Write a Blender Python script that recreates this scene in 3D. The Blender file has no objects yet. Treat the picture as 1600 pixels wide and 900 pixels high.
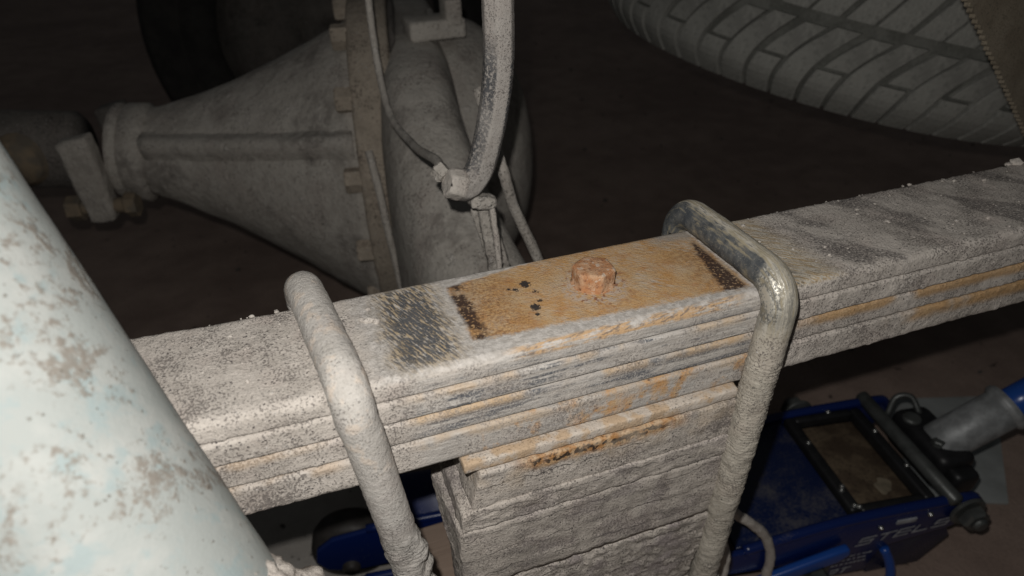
import bpy, bmesh, math, random
import numpy as np
from mathutils import Vector, Matrix, noise as mn

random.seed(7)
S = bpy.context.scene
COL = S.collection
PI = math.pi

# ------------------------------------------------------------------ camera, world, light, exposure
CAM_POS = Vector((-0.12395, -0.23918, 0.17144))
YAW, PITCH, ROLL = 0.332, -0.648, -0.023
cam_d = bpy.data.cameras.new("camera")
cam = bpy.data.objects.new("camera", cam_d)
COL.objects.link(cam)
fwd = Vector((math.sin(YAW) * math.cos(PITCH), math.cos(YAW) * math.cos(PITCH), math.sin(PITCH)))
rt = fwd.cross(Vector((0, 0, 1))).normalized()
up = rt.cross(fwd)
c_, s_ = math.cos(ROLL), math.sin(ROLL)
r2 = c_ * rt + s_ * up
u2 = -s_ * rt + c_ * up
cam.matrix_world = Matrix(((r2.x, u2.x, -fwd.x, CAM_POS.x), (r2.y, u2.y, -fwd.y, CAM_POS.y),
                           (r2.z, u2.z, -fwd.z, CAM_POS.z), (0, 0, 0, 1)))
cam_d.sensor_width = 36
cam_d.lens = 36 * 1016.06 / 1600
cam_d.shift_y = 76.7 / 1600
cam_d.shift_x = -4.6 / 1600
cam_d.clip_start = 0.01
cam_d.clip_end = 60
cam_d.dof.use_dof = True
cam_d.dof.focus_distance = 0.335
cam_d.dof.aperture_fstop = 8.5
S.camera = cam

W = bpy.data.worlds.new("World")
S.world = W
W.use_nodes = True
W.node_tree.nodes["Background"].inputs[0].default_value = (0.9, 0.95, 1.0, 1)
W.node_tree.nodes["Background"].inputs[1].default_value = 0.027

# the phone's flash: a small lamp just above and left of the lens
fl = bpy.data.lights.new("flash", 'POINT')
fl.energy = 4.9
fl.color = (1.0, 0.975, 0.945)
fl.shadow_soft_size = 0.003
flo = bpy.data.objects.new("flash", fl)
COL.objects.link(flo)
flo.location = CAM_POS + u2 * 0.025 - r2 * 0.012 - fwd * 0.004

S.view_settings.view_transform = 'Standard'
S.view_settings.look = 'None'
S.view_settings.exposure = 0
S.view_settings.gamma = 1
S.view_settings.use_curve_mapping = False
S.cycles.max_bounces = 4
S.cycles.diffuse_bounces = 2

# ------------------------------------------------------------------ object helpers (all lengths in millimetres, world space)
MM = 0.001

def tag(o, label=None, cat=None, group=None, kind=None):
    if label: o["label"] = label
    if cat: o["category"] = cat
    if group: o["group"] = group
    if kind: o["kind"] = kind
    return o

def empty(name, loc, label, cat, group=None):
    o = bpy.data.objects.new(name, None)
    o.empty_display_size = 0.02
    COL.objects.link(o)
    o.location = Vector(loc) * MM
    return tag(o, label, cat, group)

def wloc(o):
    v = Vector((0, 0, 0))
    while o is not None:
        v += o.location
        o = o.parent
    return v

def obj(name, verts, faces, mat, parent=None, smooth=True, base=None):
    """One mesh object. verts are world mm; origin at base (mm) or the parent's origin."""
    p = wloc(parent)
    b = Vector(base) * MM if base is not None else p
    me = bpy.data.meshes.new(name)
    v = np.asarray(verts, float) * MM - np.array(b)
    me.from_pydata(v.tolist(), [], [tuple(int(i) for i in f) for f in faces])
    me.validate()
    if smooth:
        me.shade_smooth()
    me.materials.append(mat)
    o = bpy.data.objects.new(name, me)
    COL.objects.link(o)
    o.parent = parent
    o.location = b - p
    return o

def grid_faces(nu, nv, wrap_v=False, wrap_u=False, off=0):
    f = []
    for i in range(nu if wrap_u else nu - 1):
        i2 = (i + 1) % nu
        for j in range(nv if wrap_v else nv - 1):
            j2 = (j + 1) % nv
            f.append((off + i * nv + j, off + i2 * nv + j, off + i2 * nv + j2, off + i * nv + j2))
    return f

def resample(path, step):
    P = [Vector(p) for p in path]
    # Catmull-Rom through the points
    out = []
    n = len(P)
    for i in range(n - 1):
        p0 = P[i - 1] if i > 0 else P[i] * 2 - P[i + 1]
        p1, p2 = P[i], P[i + 1]
        p3 = P[i + 2] if i + 2 < n else P[i + 1] * 2 - P[i]
        k = max(2, int((p2 - p1).length / step))
        for a in range(k):
            t = a / k
            out.append(0.5 * ((2 * p1) + (p2 - p0) * t + (2 * p0 - 5 * p1 + 4 * p2 - p3) * t * t + (3 * p1 - p0 - 3 * p2 + p3) * t ** 3))
    out.append(P[-1])
    return out

def sweep(path, rad, seg=24, disp=None, caps=True):
    """tube along a list of points; rad: number or f(s,len); disp: f(co, normal, s, angle)->mm outward"""
    n = len(path)
    d = [0.0]
    for i in range(1, n):
        d.append(d[-1] + (path[i] - path[i - 1]).length)
    L = d[-1]
    V = []
    t0 = (path[1] - path[0]).normalized()
    nrm = t0.orthogonal().normalized()
    for i in range(n):
        a = path[max(0, i - 1)]; b = path[min(n - 1, i + 1)]
        t = (b - a).normalized()
        nrm = (nrm - t * nrm.dot(t)).normalized()
        bi = t.cross(nrm)
        r = rad(d[i], L) if callable(rad) else rad
        for j in range(seg):
            an = 2 * PI * j / seg
            o = nrm * math.cos(an) + bi * math.sin(an)
            co = path[i] + o * r
            if disp:
                co = co + o * disp(co, o, d[i], an)
            V.append(co)
    F = [(a, b, c, e) for (a, b, c, e) in grid_faces(n, seg, wrap_v=True)]
    F = [(f[0], f[3], f[2], f[1]) for f in F]
    if caps:
        V.append(path[0]); V.append(path[-1])
        c0, c1 = len(V) - 2, len(V) - 1
        for j in range(seg):
            j2 = (j + 1) % seg
            F.append((c0, j2, j)); F.append((c1, (n - 1) * seg + j, (n - 1) * seg + j2))
    return [tuple(v) for v in V], F

def bm_out(bm):
    V = [tuple(v.co) for v in bm.verts]
    bm.verts.index_update()
    F = [tuple(v.index for v in f.verts) for f in bm.faces]
    bm.free()
    return V, F

def box(c, s, bevel=1.5, seg=2, rot=None):
    bm = bmesh.new()
    bmesh.ops.create_cube(bm, size=1)
    for v in bm.verts:
        v.co = Vector((v.co.x * s[0], v.co.y * s[1], v.co.z * s[2]))
    if bevel > 0:
        bmesh.ops.bevel(bm, geom=bm.edges[:] , offset=bevel, segments=seg, affect='EDGES', profile=0.6)
    if rot is not None:
        bmesh.ops.rotate(bm, verts=bm.verts[:], cent=(0, 0, 0), matrix=rot)
    bmesh.ops.translate(bm, verts=bm.verts[:], vec=Vector(c))
    return bm_out(bm)

def cyl(a, b, r1, r2=None, seg=24, bevel=1.0):
    r2 = r1 if r2 is None else r2
    a = Vector(a); b = Vector(b)
    L = (b - a).length
    e = min(bevel, L * 0.3, r1 * 0.5)
    t = (b - a) / L
    pts = [a, a + t * 0.01, a + t * e, b - t * e, b - t * 0.01, b]
    rr = [r1 - e, r1 - e, r1, r2, r2 - e, r2 - e]
    V = []
    nrm = t.orthogonal().normalized(); bi = t.cross(nrm)
    for p, r in zip(pts, rr):
        for j in range(seg):
            an = 2 * PI * (j + .5) / seg
            V.append(tuple(p + (nrm * math.cos(an) + bi * math.sin(an)) * r))
    F = [(f[0], f[3], f[2], f[1]) for f in grid_faces(len(pts), seg, wrap_v=True)]
    F.append(tuple(range(seg - 1, -1, -1))[::-1][::-1])
    F.append(tuple((len(pts) - 1) * seg + j for j in range(seg)))
    return V, F

def join(*parts):
    V, F = [], []
    for v, f in parts:
        o = len(V)
        V += list(v)
        F += [tuple(i + o for i in q) for q in f]
    return V, F

def prism(poly, axis, lo, hi, bevel=1.2):
    """extrude a polygon along axis ('x','y','z'); poly gives the two other coordinates in order"""
    bm = bmesh.new()
    def mk(p, h):
        if axis == 'y': return (p[0], h, p[1])
        if axis == 'x': return (h, p[0], p[1])
        return (p[0], p[1], h)
    vs = [bm.verts.new(mk(p, lo)) for p in poly]
    f = bm.faces.new(vs)
    ex = bmesh.ops.extrude_face_region(bm, geom=[f])
    d = {'x': (hi - lo, 0, 0), 'y': (0, hi - lo, 0), 'z': (0, 0, hi - lo)}[axis]
    bmesh.ops.translate(bm, verts=[g for g in ex['geom'] if isinstance(g, bmesh.types.BMVert)], vec=d)
    bmesh.ops.recalc_face_normals(bm, faces=bm.faces[:])
    if bevel:
        bmesh.ops.bevel(bm, geom=bm.edges[:], offset=bevel, segments=2, affect='EDGES', profile=.6)
    return bm_out(bm)

def fr(co, sc, oct=3):
    return mn.fractal(Vector(co) * sc, 1.0, 2.0, oct)

def densify(V, F, size, disp):
    """subdivide a closed mesh to about `size` mm and push the surface by disp(co, normal)"""
    bm = bmesh.new()
    vs = [bm.verts.new(v) for v in V]
    for f in F:
        try: bm.faces.new([vs[i] for i in f])
        except ValueError: pass
    bmesh.ops.triangulate(bm, faces=[f for f in bm.faces if len(f.verts) > 4])
    for _ in range(9):
        es = [e for e in bm.edges if e.calc_length() > size]
        if not es: break
        bmesh.ops.subdivide_edges(bm, edges=es, cuts=1, use_grid_fill=True)
    bmesh.ops.recalc_face_normals(bm, faces=bm.faces[:])
    bm.normal_update()
    nn = [(v, v.normal.copy(), v.co.copy()) for v in bm.verts]
    for v, n_, co in nn:
        v.co = co + n_ * disp(co, n_)
    return bm_out(bm)

# ------------------------------------------------------------------ material helpers
class NT:
    def __init__(s, name, world=False):
        s.m = bpy.data.materials.new(name)
        s.m.use_nodes = True
        s.t = s.m.node_tree
        s.t.nodes.clear()
        s.out = s.t.nodes.new('ShaderNodeOutputMaterial')
        s.bsdf = s.t.nodes.new('ShaderNodeBsdfPrincipled')
        s.t.links.new(s.bsdf.outputs[0], s.out.inputs[0])
        # object space, or the place's own space where a stain has a fixed spot; in mm
        tc = s.t.nodes.new('ShaderNodeNewGeometry' if world else 'ShaderNodeTexCoord')
        s.co = s.math3(tc.outputs['Position' if world else 'Object'], 1000.0)
    def n(s, k): return s.t.nodes.new(k)
    def set(s, sock, v):
        if isinstance(v, bpy.types.NodeSocket): s.t.links.new(v, sock)
        elif v is not None:
            if isinstance(v, tuple) and len(v) == 3 and sock.type == 'RGBA': v = (*v, 1)
            sock.default_value = v
    def math3(s, a, k):
        q = s.n('ShaderNodeVectorMath'); q.operation = 'SCALE'
        s.set(q.inputs[0], a); s.set(q.inputs[3], k); return q.outputs[0]
    def mul3(s, a, v):
        q = s.n('ShaderNodeVectorMath'); q.operation = 'MULTIPLY'
        s.set(q.inputs[0], a); s.set(q.inputs[1], v); return q.outputs[0]
    def add3(s, a, v):
        q = s.n('ShaderNodeVectorMath'); q.operation = 'ADD'
        s.set(q.inputs[0], a); s.set(q.inputs[1], v); return q.outputs[0]
    def rot3(s, a, z):
        q = s.n('ShaderNodeVectorRotate'); q.rotation_type = 'Z_AXIS'
        s.set(q.inputs['Vector'], a); q.inputs['Angle'].default_value = z; return q.outputs[0]
    def m_(s, op, a, b=None, c=None, clamp=False):
        q = s.n('ShaderNodeMath'); q.operation = op; q.use_clamp = clamp
        s.set(q.inputs[0], a)
        if b is not None: s.set(q.inputs[1], b)
        if c is not None: s.set(q.inputs[2], c)
        return q.outputs[0]
    def mul(s, *a):
        r = a[0]
        for b in a[1:]: r = s.m_('MULTIPLY', r, b)
        return r
    def add(s, *a):
        r = a[0]
        for b in a[1:]: r = s.m_('ADD', r, b)
        return r
    def mx(s, *a):
        r = a[0]
        for b in a[1:]: r = s.m_('MAXIMUM', r, b)
        return r
    def inv(s, a): return s.m_('SUBTRACT', 1.0, a)
    def noise(s, per, detail=3, rough=.55, co=None, dist=0.0):
        """per: size of one feature in mm"""
        q = s.n('ShaderNodeTexNoise')
        s.set(q.inputs['Vector'], co or s.co)
        q.inputs['Scale'].default_value = 1.0 / per
        q.inputs['Detail'].default_value = detail
        q.inputs['Roughness'].default_value = rough
        q.inputs['Distortion'].default_value = dist
        return q.outputs[0]
    def vor(s, per, co=None, feat='F1', rnd=1.0):
        q = s.n('ShaderNodeTexVoronoi'); q.feature = feat
        s.set(q.inputs['Vector'], co or s.co)
        q.inputs['Scale'].default_value = 1.0 / per
        q.inputs['Randomness'].default_value = rnd
        return q.outputs[0]
    def ramp(s, v, a, b):
        """smooth 0..1 as v runs a..b (a>b gives the reverse)"""
        q = s.n('ShaderNodeMapRange'); q.interpolation_type = 'SMOOTHSTEP'
        s.set(q.inputs[0], v)
        if a < b:
            q.inputs[1].default_value = a; q.inputs[2].default_value = b
            return q.outputs[0]
        q.inputs[1].default_value = b; q.inputs[2].default_value = a
        q.inputs[3].default_value = 1; q.inputs[4].default_value = 0
        return q.outputs[0]
    def xyz(s, co=None):
        q = s.n('ShaderNodeSeparateXYZ'); s.set(q.inputs[0], co or s.co); return q.outputs
    def mix(s, f, a, b, mode='MIX'):
        q = s.n('ShaderNodeMix'); q.data_type = 'RGBA'; q.blend_type = mode
        s.set(q.inputs[0], f); s.set(q.inputs[6], a); s.set(q.inputs[7], b); return q.outputs[2]
    def fmix(s, f, a, b):
        q = s.n('ShaderNodeMix'); s.set(q.inputs[0], f); s.set(q.inputs[2], a); s.set(q.inputs[3], b); return q.outputs[0]
    def finish(s, col, rough=.9, bump=None, dist=.4, strength=1.0, metal=None, spec=.25, coat=None):
        s.set(s.bsdf.inputs['Base Color'], col)
        s.set(s.bsdf.inputs['Roughness'], rough)
        if metal is not None: s.set(s.bsdf.inputs['Metallic'], metal)
        s.set(s.bsdf.inputs['Specular IOR Level'], spec)
        if coat is not None: s.set(s.bsdf.inputs['Coat Weight'], coat)
        if bump is not None:
            q = s.n('ShaderNodeBump')
            q.inputs['Distance'].default_value = dist * MM
            q.inputs['Strength'].default_value = strength
            s.set(q.inputs['Height'], bump)
            s.t.links.new(q.outputs[0], s.bsdf.inputs['Normal'])
        return s.m

# the colours of dried road mud
MUD_L = (0.50, 0.455, 0.405)
MUD_M = (0.365, 0.328, 0.288)
MUD_D = (0.115, 0.10, 0.092)
RUST_O = (0.46, 0.235, 0.080)
RUST_T = (0.46, 0.30, 0.155)
RUST_D = (0.075, 0.036, 0.022)

def mud_layers(k, speck=.5, scale=1.0, light=MUD_L, mid=MUD_M, dark=MUD_D):
    """colour and height of a gritty mud crust"""
    big = k.noise(38 * scale, 3)
    md = k.noise(7 * scale, 4, .6)
    fine = k.noise(1.6 * scale, 3, .65)
    t = k.add(k.mul(big, .5), k.mul(md, .35), k.mul(fine, .35))
    col = k.mix(k.ramp(t, .42, .72), mid, light)
    tint = k.noise(22 * scale, 2)
    col = k.mix(k.mul(k.ramp(tint, .48, .70), .45), col, tuple(a * b for a, b in zip(light, (.84, .79, .785))))
    # dark pits and grains, thicker in some places than others
    grain = k.noise(.95 * scale, 2, .6)
    dens = k.noise(21 * scale, 4, .6)
    thr = k.add(grain, k.mul(k.m_('SUBTRACT', dens, .5), .62))
    sp = k.ramp(thr, .635 - .12 * speck, .75 - .12 * speck)
    col = k.mix(k.mul(sp, .74), col, dark)
    pebble = k.vor(2.1 * scale, rnd=1.0)
    big_sp = k.mul(k.ramp(pebble, .26, .18), k.ramp(k.noise(4.5 * scale, 2, .5, co=k.add3(k.co, (11., 7., 3.))), .53, .60))
    col = k.mix(k.mul(big_sp, .85 * min(1, speck * 1.6)), col, (.045, .04, .042))
    glint = k.ramp(k.noise(1.3 * scale, 1, .5, co=k.add3(k.co, (31., 17., 5.))), .70, .75)
    col = k.mix(k.mul(glint, .5), col, (.60, .575, .55))
    h = k.add(k.mul(md, .8), k.mul(fine, .9), k.mul(grain, .9), k.mul(sp, -.5), k.mul(glint, .5), k.mul(big_sp, .4))
    return col, h, sp

def mat_mud(name, speck=.5, scale=1.0, light=MUD_L, mid=MUD_M, dark=MUD_D, dist=.55):
    k = NT(name)
    col, h, _ = mud_layers(k, speck, scale, light, mid, dark)
    return k.finish(col, .93, h, dist)

def box_mask(k, x, y, x0, x1, y0, y1, soft, wob):
    """soft rectangle in x,y with a wobbling border"""
    xx = k.add(x, wob[0]); yy = k.add(y, wob[1])
    return k.mul(k.ramp(xx, x0 - soft, x0 + soft), k.ramp(xx, x1 + soft, x1 - soft),
                 k.ramp(yy, y0 - soft, y0 + soft), k.ramp(yy, y1 + soft, y1 - soft))

def brush(k, per, length, ang, detail=3):
    """streaks running along direction ang (0 = along X)"""
    c = k.rot3(k.co, -ang)
    return k.noise(per, detail, .6, co=k.mul3(c, (per / length, 1., 1.)))

# ------------------------------------------------------------------ leaf spring materials
def mat_leaf(name, ztop, zbot, scratch=.5, rust_edge=.4, rust_right=0., rust_right_x=120., blot=0., top=False):
    k = NT(name)
    X, Y, Z = k.xyz()
    col, h, sp = mud_layers(k, .80)
    wob = k.mul(k.m_('SUBTRACT', k.noise(9, 3), .5), 14.)
    wob2 = k.mul(k.m_('SUBTRACT', k.noise(7, 3, co=k.add3(k.co, (91., 3., 7.))), .5), 12.)
    # the middle, between the U-bolts, is rubbed: thinner dust, streaked along the leaf
    mid = k.mul(k.ramp(k.add(X, wob), -108, -92), k.ramp(k.add(X, wob), 78, 66))
    st = brush(k, 1.3, 26, 0.0, 4)
    st2 = brush(k, 2.6, 40, 0.0, 3)
    pale = k.mix(k.ramp(st, .32, .68), (.32, .295, .265), (.50, .47, .43))
    dkl = k.mul(k.ramp(k.add(st2, k.mul(k.m_('SUBTRACT', k.noise(18, 2), .5), .35)), .50, .60), k.ramp(k.noise(1.0, 3, .7), .34, .56))
    side = k.mix(k.mul(dkl, scratch), pale, (.075, .082, .095))
    side = k.mix(k.mul(k.ramp(brush(k, .8, 14, .12, 2), .60, .66), .55 * scratch), side, (.06, .062, .068))
    zr = (ztop - zbot)
    edge = k.ramp(k.add(Z, k.mul(wob, .12)), ztop - zr * .42, ztop - zr * .12)
    ru = k.mul(edge, k.ramp(k.noise(24, 3), .40, .56), rust_edge)
    side = k.mix(ru, side, k.mix(k.noise(4, 2), RUST_T, (.50, .37, .225)))
    if blot:
        b = k.mul(k.ramp(k.noise(13, 4, .65), .46, .60), k.ramp(X, -71.5, -70), blot)
        side = k.mix(b, side, k.mix(k.ramp(k.noise(5, 3), .35, .65), RUST_O, RUST_T))
        side = k.mix(k.mul(b, k.ramp(k.noise(2.6, 2), .62, .70)), side, RUST_D)
    smask = k.mul(mid, k.inv(k.mul(sp, .5)), k.add(k.mul(k.ramp(k.noise(15, 4, .65, co=k.add3(k.co, (60., 0., 9.))), .36, .56), .6), .4), .95)
    col = k.mix(smask, col, side)
    rough = .93
    metal = None
    if rust_right:
        e2 = k.ramp(k.add(Z, k.mul(wob, .16)), ztop - zr * .55, ztop - zr * .22)
        rr = k.mul(e2, k.ramp(k.add(X, wob), rust_right_x - 10, rust_right_x + 25), k.ramp(k.noise(30, 3), .28, .48), rust_right)
        col = k.mix(rr, col, k.mix(k.noise(6, 2), (.40, .22, .08), (.46, .31, .16)))
        # a thinner tan seep on the left end too
        rl = k.mul(k.ramp(Z, ztop - zr * .35, ztop - zr * .1), k.ramp(X, -125, -140), k.ramp(k.noise(26, 3), .42, .6), .55)
        col = k.mix(rl, col, (.47, .34, .22))
    if top:
        T = k.ramp(Z, -3.2, -.8)
        fine = k.noise(2.2, 3, .6)
        # pale wiped dust around the pad
        pale_top = k.mix(k.ramp(k.noise(3.0, 3), .35, .65), (.34, .315, .285), (.50, .47, .435))
        pm = k.mul(T, box_mask(k, X, Y, -113, 74, -45, 45, 4, (wob, wob2)))
        col = k.mix(k.mul(pm, .85), col, pale_top)
        # scraped band left of the pad: bare dark steel and tan showing through in strokes
        bm_ = box_mask(k, X, Y, -103, -74, -30, 33, 6.5, (k.mul(wob, .9), k.mul(wob2, .9)))
        s1 = brush(k, 1.0, 6, 1.95, 4)
        s2 = brush(k, 1.6, 10, 1.90, 3)
        ql = k.n('ShaderNodeVectorMath'); ql.operation = 'LENGTH'
        k.set(ql.inputs[0], k.mul3(k.add3(k.co, (89., 2., 0.)), (1 / 20., 1 / 40., 0.)))
        centre = k.add(k.ramp(k.add(ql.outputs['Value'], k.mul(wob, .03)), 1.15, .15), k.mul(k.m_('SUBTRACT', k.noise(10, 3), .5), 1.2))
        brk = k.ramp(k.noise(1.1, 3, .7, co=k.add3(k.co, (4., 44., 0.))), .30, .46)
        strokes = k.mul(T, bm_, brk, k.ramp(k.add(s1, k.mul(k.m_('SUBTRACT', centre, .5), .12)), .45, .54))
        col = k.mix(k.mul(T, bm_, k.ramp(s2, .34, .54), .85), col, (.37, .28, .165))
        col = k.mix(k.mul(T, bm_, k.ramp(k.noise(5, 3), .56, .64), .7), col, (.40, .375, .34))
        col = k.mix(k.mul(strokes, .94), col, (.072, .077, .086))
        # the rust pad under the missing bump stop
        ysk = k.add(Y, k.mul(X, .05))
        wsm = (k.mul(wob, .22), k.mul(wob2, .30))
        rag = k.mul(k.m_('SUBTRACT', k.noise(2.2, 4, .7), .5), 7.)
        pad = box_mask(k, X, ysk, -68, 70, -24.5, 60, 1.8, (k.add(wsm[0], k.mul(rag, .55)), k.add(wsm[1], rag)))
        wedge = k.ramp(k.add(Y, k.mul(X, -.16), k.mul(wob2, .35)), 36.5, 34.0)
        pad = k.mul(T, pad, k.mx(wedge, k.ramp(X, -26, -8)))
        rc = k.mix(k.ramp(k.noise(16, 4, .65), .36, .64), (.43, .235, .085), (.46, .30, .145))
        rc = k.mix(k.mul(k.ramp(k.noise(1.5, 3, .7), .48, .70), .7), rc, (.31, .155, .06))
        rc = k.mix(k.mul(k.ramp(k.noise(9, 4, .7, co=k.add3(k.co, (50., 9., 0.))), .52, .66), .55), rc, (.36, .165, .06))
        s3 = brush(k, .95, 8, 2.45, 3)
        wear = k.ramp(k.noise(20, 3, co=k.add3(k.co, (3., 70., 0.))), .46, .66)
        wear = k.mx(k.mul(wear, k.ramp(X, -48, -12)), k.mul(k.ramp(Y, 16, 30), k.ramp(k.noise(12, 3), .4, .6), .8))
        rc = k.mix(k.mul(k.ramp(s3, .47, .60), k.add(k.mul(wear, .75), .16)), rc, (.46, .40, .33))
        s4 = brush(k, 1.5, 10, 2.5, 3)
        rc = k.mix(k.mul(k.ramp(s4, .58, .66), wear, .8), rc, (.13, .125, .115))
        # brown speckle towards the left end
        lb = k.mul(k.ramp(k.add(X, wob), -26, -54), k.add(k.mul(k.ramp(k.noise(1.6, 4, .7), .42, .62), .75), k.mul(k.ramp(k.noise(9, 3), .42, .6), .3)))
        rc = k.mix(k.mul(lb, .85), rc, (.16, .078, .036))
        # duller brown towards both ends, and pale film in the middle
        rc = k.mix(k.mul(k.ramp(k.add(X, wob), 34, 62), k.ramp(k.add(Y, wob2), 24, 8), k.ramp(k.noise(2.4, 4, .7), .36, .62), .8), rc, (.22, .125, .06))
        rc = k.mix(k.mul(k.ramp(k.noise(13, 4, .7, co=k.add3(k.co, (7., 7., 70.))), .50, .66), .5), rc, (.40, .30, .19))
        rc = k.mix(k.mul(k.ramp(k.noise(.9, 2, .6), .56, .66), .45), rc, (.22, .115, .05))
        film = k.mul(k.ramp(k.noise(17, 4, .65, co=k.add3(k.co, (20., -60., 4.))), .44, .64), k.ramp(k.noise(1.8, 3, .7), .34, .60), .55)
        rc = k.mix(film, rc, (.45, .36, .26))
        # burnt edges at both ends of the pad
        dl = k.mul(k.ramp(k.add(X, k.mul(wob, .3), k.mul(fine, 7.)), -55, -59), k.ramp(k.noise(13, 2, co=k.add3(k.co, (0., 11., 0.))), .36, .5))
        dl = k.mul(dl, k.ramp(Y, -24, -20), k.ramp(Y, 29, 25))
        dr = k.ramp(k.add(X, k.mul(Y, -.22), k.mul(wob, .35), k.mul(fine, 6.)), 62.5, 65.5)
        dr = k.mul(dr, k.ramp(X, 69, 66.5), k.ramp(Y, -30, -27), k.ramp(k.add(Y, k.mul(wob2, .3)), 22, 16))
        gr = k.mul(k.ramp(k.add(X, k.mul(wob, .6)), 42, 54), k.ramp(k.add(Y, wob2), 18, 30), .8)
        rc = k.mix(gr, rc, (.27, .26, .24))
        dk = k.mul(k.mx(dl, dr), k.ramp(k.noise(1.6, 2), .30, .48))
        rc = k.mix(k.mul(dk, .95), rc, (.035, .02, .016))
        # a few black tar spots
        spots = None
        for (sx, sy, sr) in ((-31, 13.5, 2.6), (-37, 10.5, 1.3), (-28.5, 5.5, 1.2), (-33.5, -7, 2.4), (-29.5, -2.5, 1.3), (-34.5, -12.5, 1.2), (-40, 12, 1.0)):
            q = k.n('ShaderNodeVectorMath'); q.operation = 'DISTANCE'
            k.set(q.inputs[0], k.add3(k.mul3(k.co, (1., .8, 0.)), (0., 0., 0.))); q.inputs[1].default_value = (sx, sy * .8, 0)
            d = k.ramp(k.add(q.outputs['Value'], k.mul(k.m_('SUBTRACT', k.noise(1.7, 4, .7), .5), 6.)), sr + .2, sr - .5)
            spots = d if spots is None else k.mx(spots, d)
        rc = k.mix(k.mul(spots, .95), rc, (.018, .019, .022))
        # ring of scraped mud and dark rust round the bolt
        q = k.n('ShaderNodeVectorMath'); q.operation = 'LENGTH'
        k.set(q.inputs[0], k.mul3(k.co, (1., 1., 0.)))
        rd = k.add(q.outputs['Value'], k.mul(wob, .45))
        rc = k.mix(k.mul(k.ramp(rd, 19, 14), k.ramp(k.noise(3.5, 3), .44, .56), .8), rc, (.40, .33, .27))
        rc = k.mix(k.mul(k.ramp(rd, 24, 12), k.ramp(k.noise(3.0, 3, co=k.add3(k.co, (5., 5., 5.))), .56, .64), .85), rc, (.20, .075, .035))
        col = k.mix(pad, col, rc)
        # rusty near arris
        ar = k.mul(k.ramp(k.add(Y, k.mul(wob2, .12)), -30.5, -32.5), k.ramp(Z, -5.5, -3.5), k.ramp(X, -62, -45), k.ramp(X, 68, 50), k.ramp(k.add(k.mul(brush(k, 1.8, 30, .02, 4), .7), k.mul(k.noise(5, 3), .3)), .44, .54))
        col = k.mix(k.mul(ar, .85), col, k.mix(k.mul(k.ramp(brush(k, 1.2, 9, .3, 3), .50, .60), .8), (.45, .28, .135), (.11, .085, .07)))
        # right of the right U-bolt: brushed tan and green-black arc, then bands in the grit
        arc = k.add(X, k.mul(Y, .10), k.mul(wob, .5))
        tz = k.mul(T, k.ramp(arc, 76, 80), k.ramp(arc, 122, 106))
        tb = brush(k, 1.2, 14, 2.35, 3)
        tc_ = k.mix(k.ramp(tb, .42, .6), (.47, .43, .36), (.36, .26, .14))
        tc_ = k.mix(k.mul(k.ramp(brush(k, 1.6, 16, 2.35, 3), .53, .62), k.ramp(arc, 104, 88)), tc_, (.085, .088, .08))
        col = k.mix(k.mul(tz, .9), col, tc_)
        bw = k.noise(30, 2, co=k.mul3(k.rot3(k.co, -2.2), (.35, 1., 1.)))
        bz = k.mul(T, k.ramp(arc, 118, 128), k.ramp(bw, .50, .58))
        col = k.mix(k.mul(bz, k.ramp(k.noise(1.4, 3, .7), .36, .56), .75), col, (.085, .075, .072))
        h = k.add(h, k.mul(pad, -.6), k.mul(strokes, -.7), k.mul(s3, k.mul(pad, .5)))
        smask = k.mx(smask, k.mul(pad, .8))
        rough = k.fmix(k.mul(strokes, .8), .92, .5)
    hh = k.add(k.mul(h, k.inv(k.mul(smask, .72))), k.mul(k.mul(st, .55), smask), k.mul(k.noise(1.0, 2), k.mul(smask, .6)))
    return k.finish(col, rough, hh, .55, metal=metal)

M = {}
M['mud'] = mat_mud('dried_mud', .5)
M['mud_fine'] = mat_mud('fine_dried_mud', .15, 1.0, (.50, .46, .41), (.40, .36, .32))
M['mud_far'] = mat_mud('greasy_dust', .12, 2.2, (.43, .40, .36), (.29, .265, .236), (.11, .098, .088), dist=.9)
def mat_far():
    k = NT('greasy_dust')
    col, h, sp = mud_layers(k, .15, 2.2, (.43, .40, .355), (.30, .272, .238), (.12, .107, .094))
    oil = k.mul(k.ramp(k.noise(70, 4, .62), .50, .66), k.ramp(k.noise(9, 3, .6), .28, .55))
    col = k.mix(k.mul(oil, .55), col, (.115, .10, .088))
    chip = k.ramp(k.noise(16, 3, .6, co=k.add3(k.co, (9., 200., 3.))), .66, .70)
    col = k.mix(k.mul(chip, .6), col, (.48, .45, .41))
    return k.finish(col, .92, k.add(h, k.mul(k.noise(14, 3), 2.0), k.mul(chip, .8)), 1.1)
M['mud_far'] = mat_far()
M['mud_flange'] = mat_mud('brown_dust', .4, 2.2, (.38, .325, .26), (.25, .212, .168), (.10, .082, .065), dist=1.2)
M['mud_dark'] = mat_mud('dark_greasy_dust', .5, 2.0, (.15, .135, .12), (.085, .078, .07), (.03, .027, .024), dist=1.0)

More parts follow.
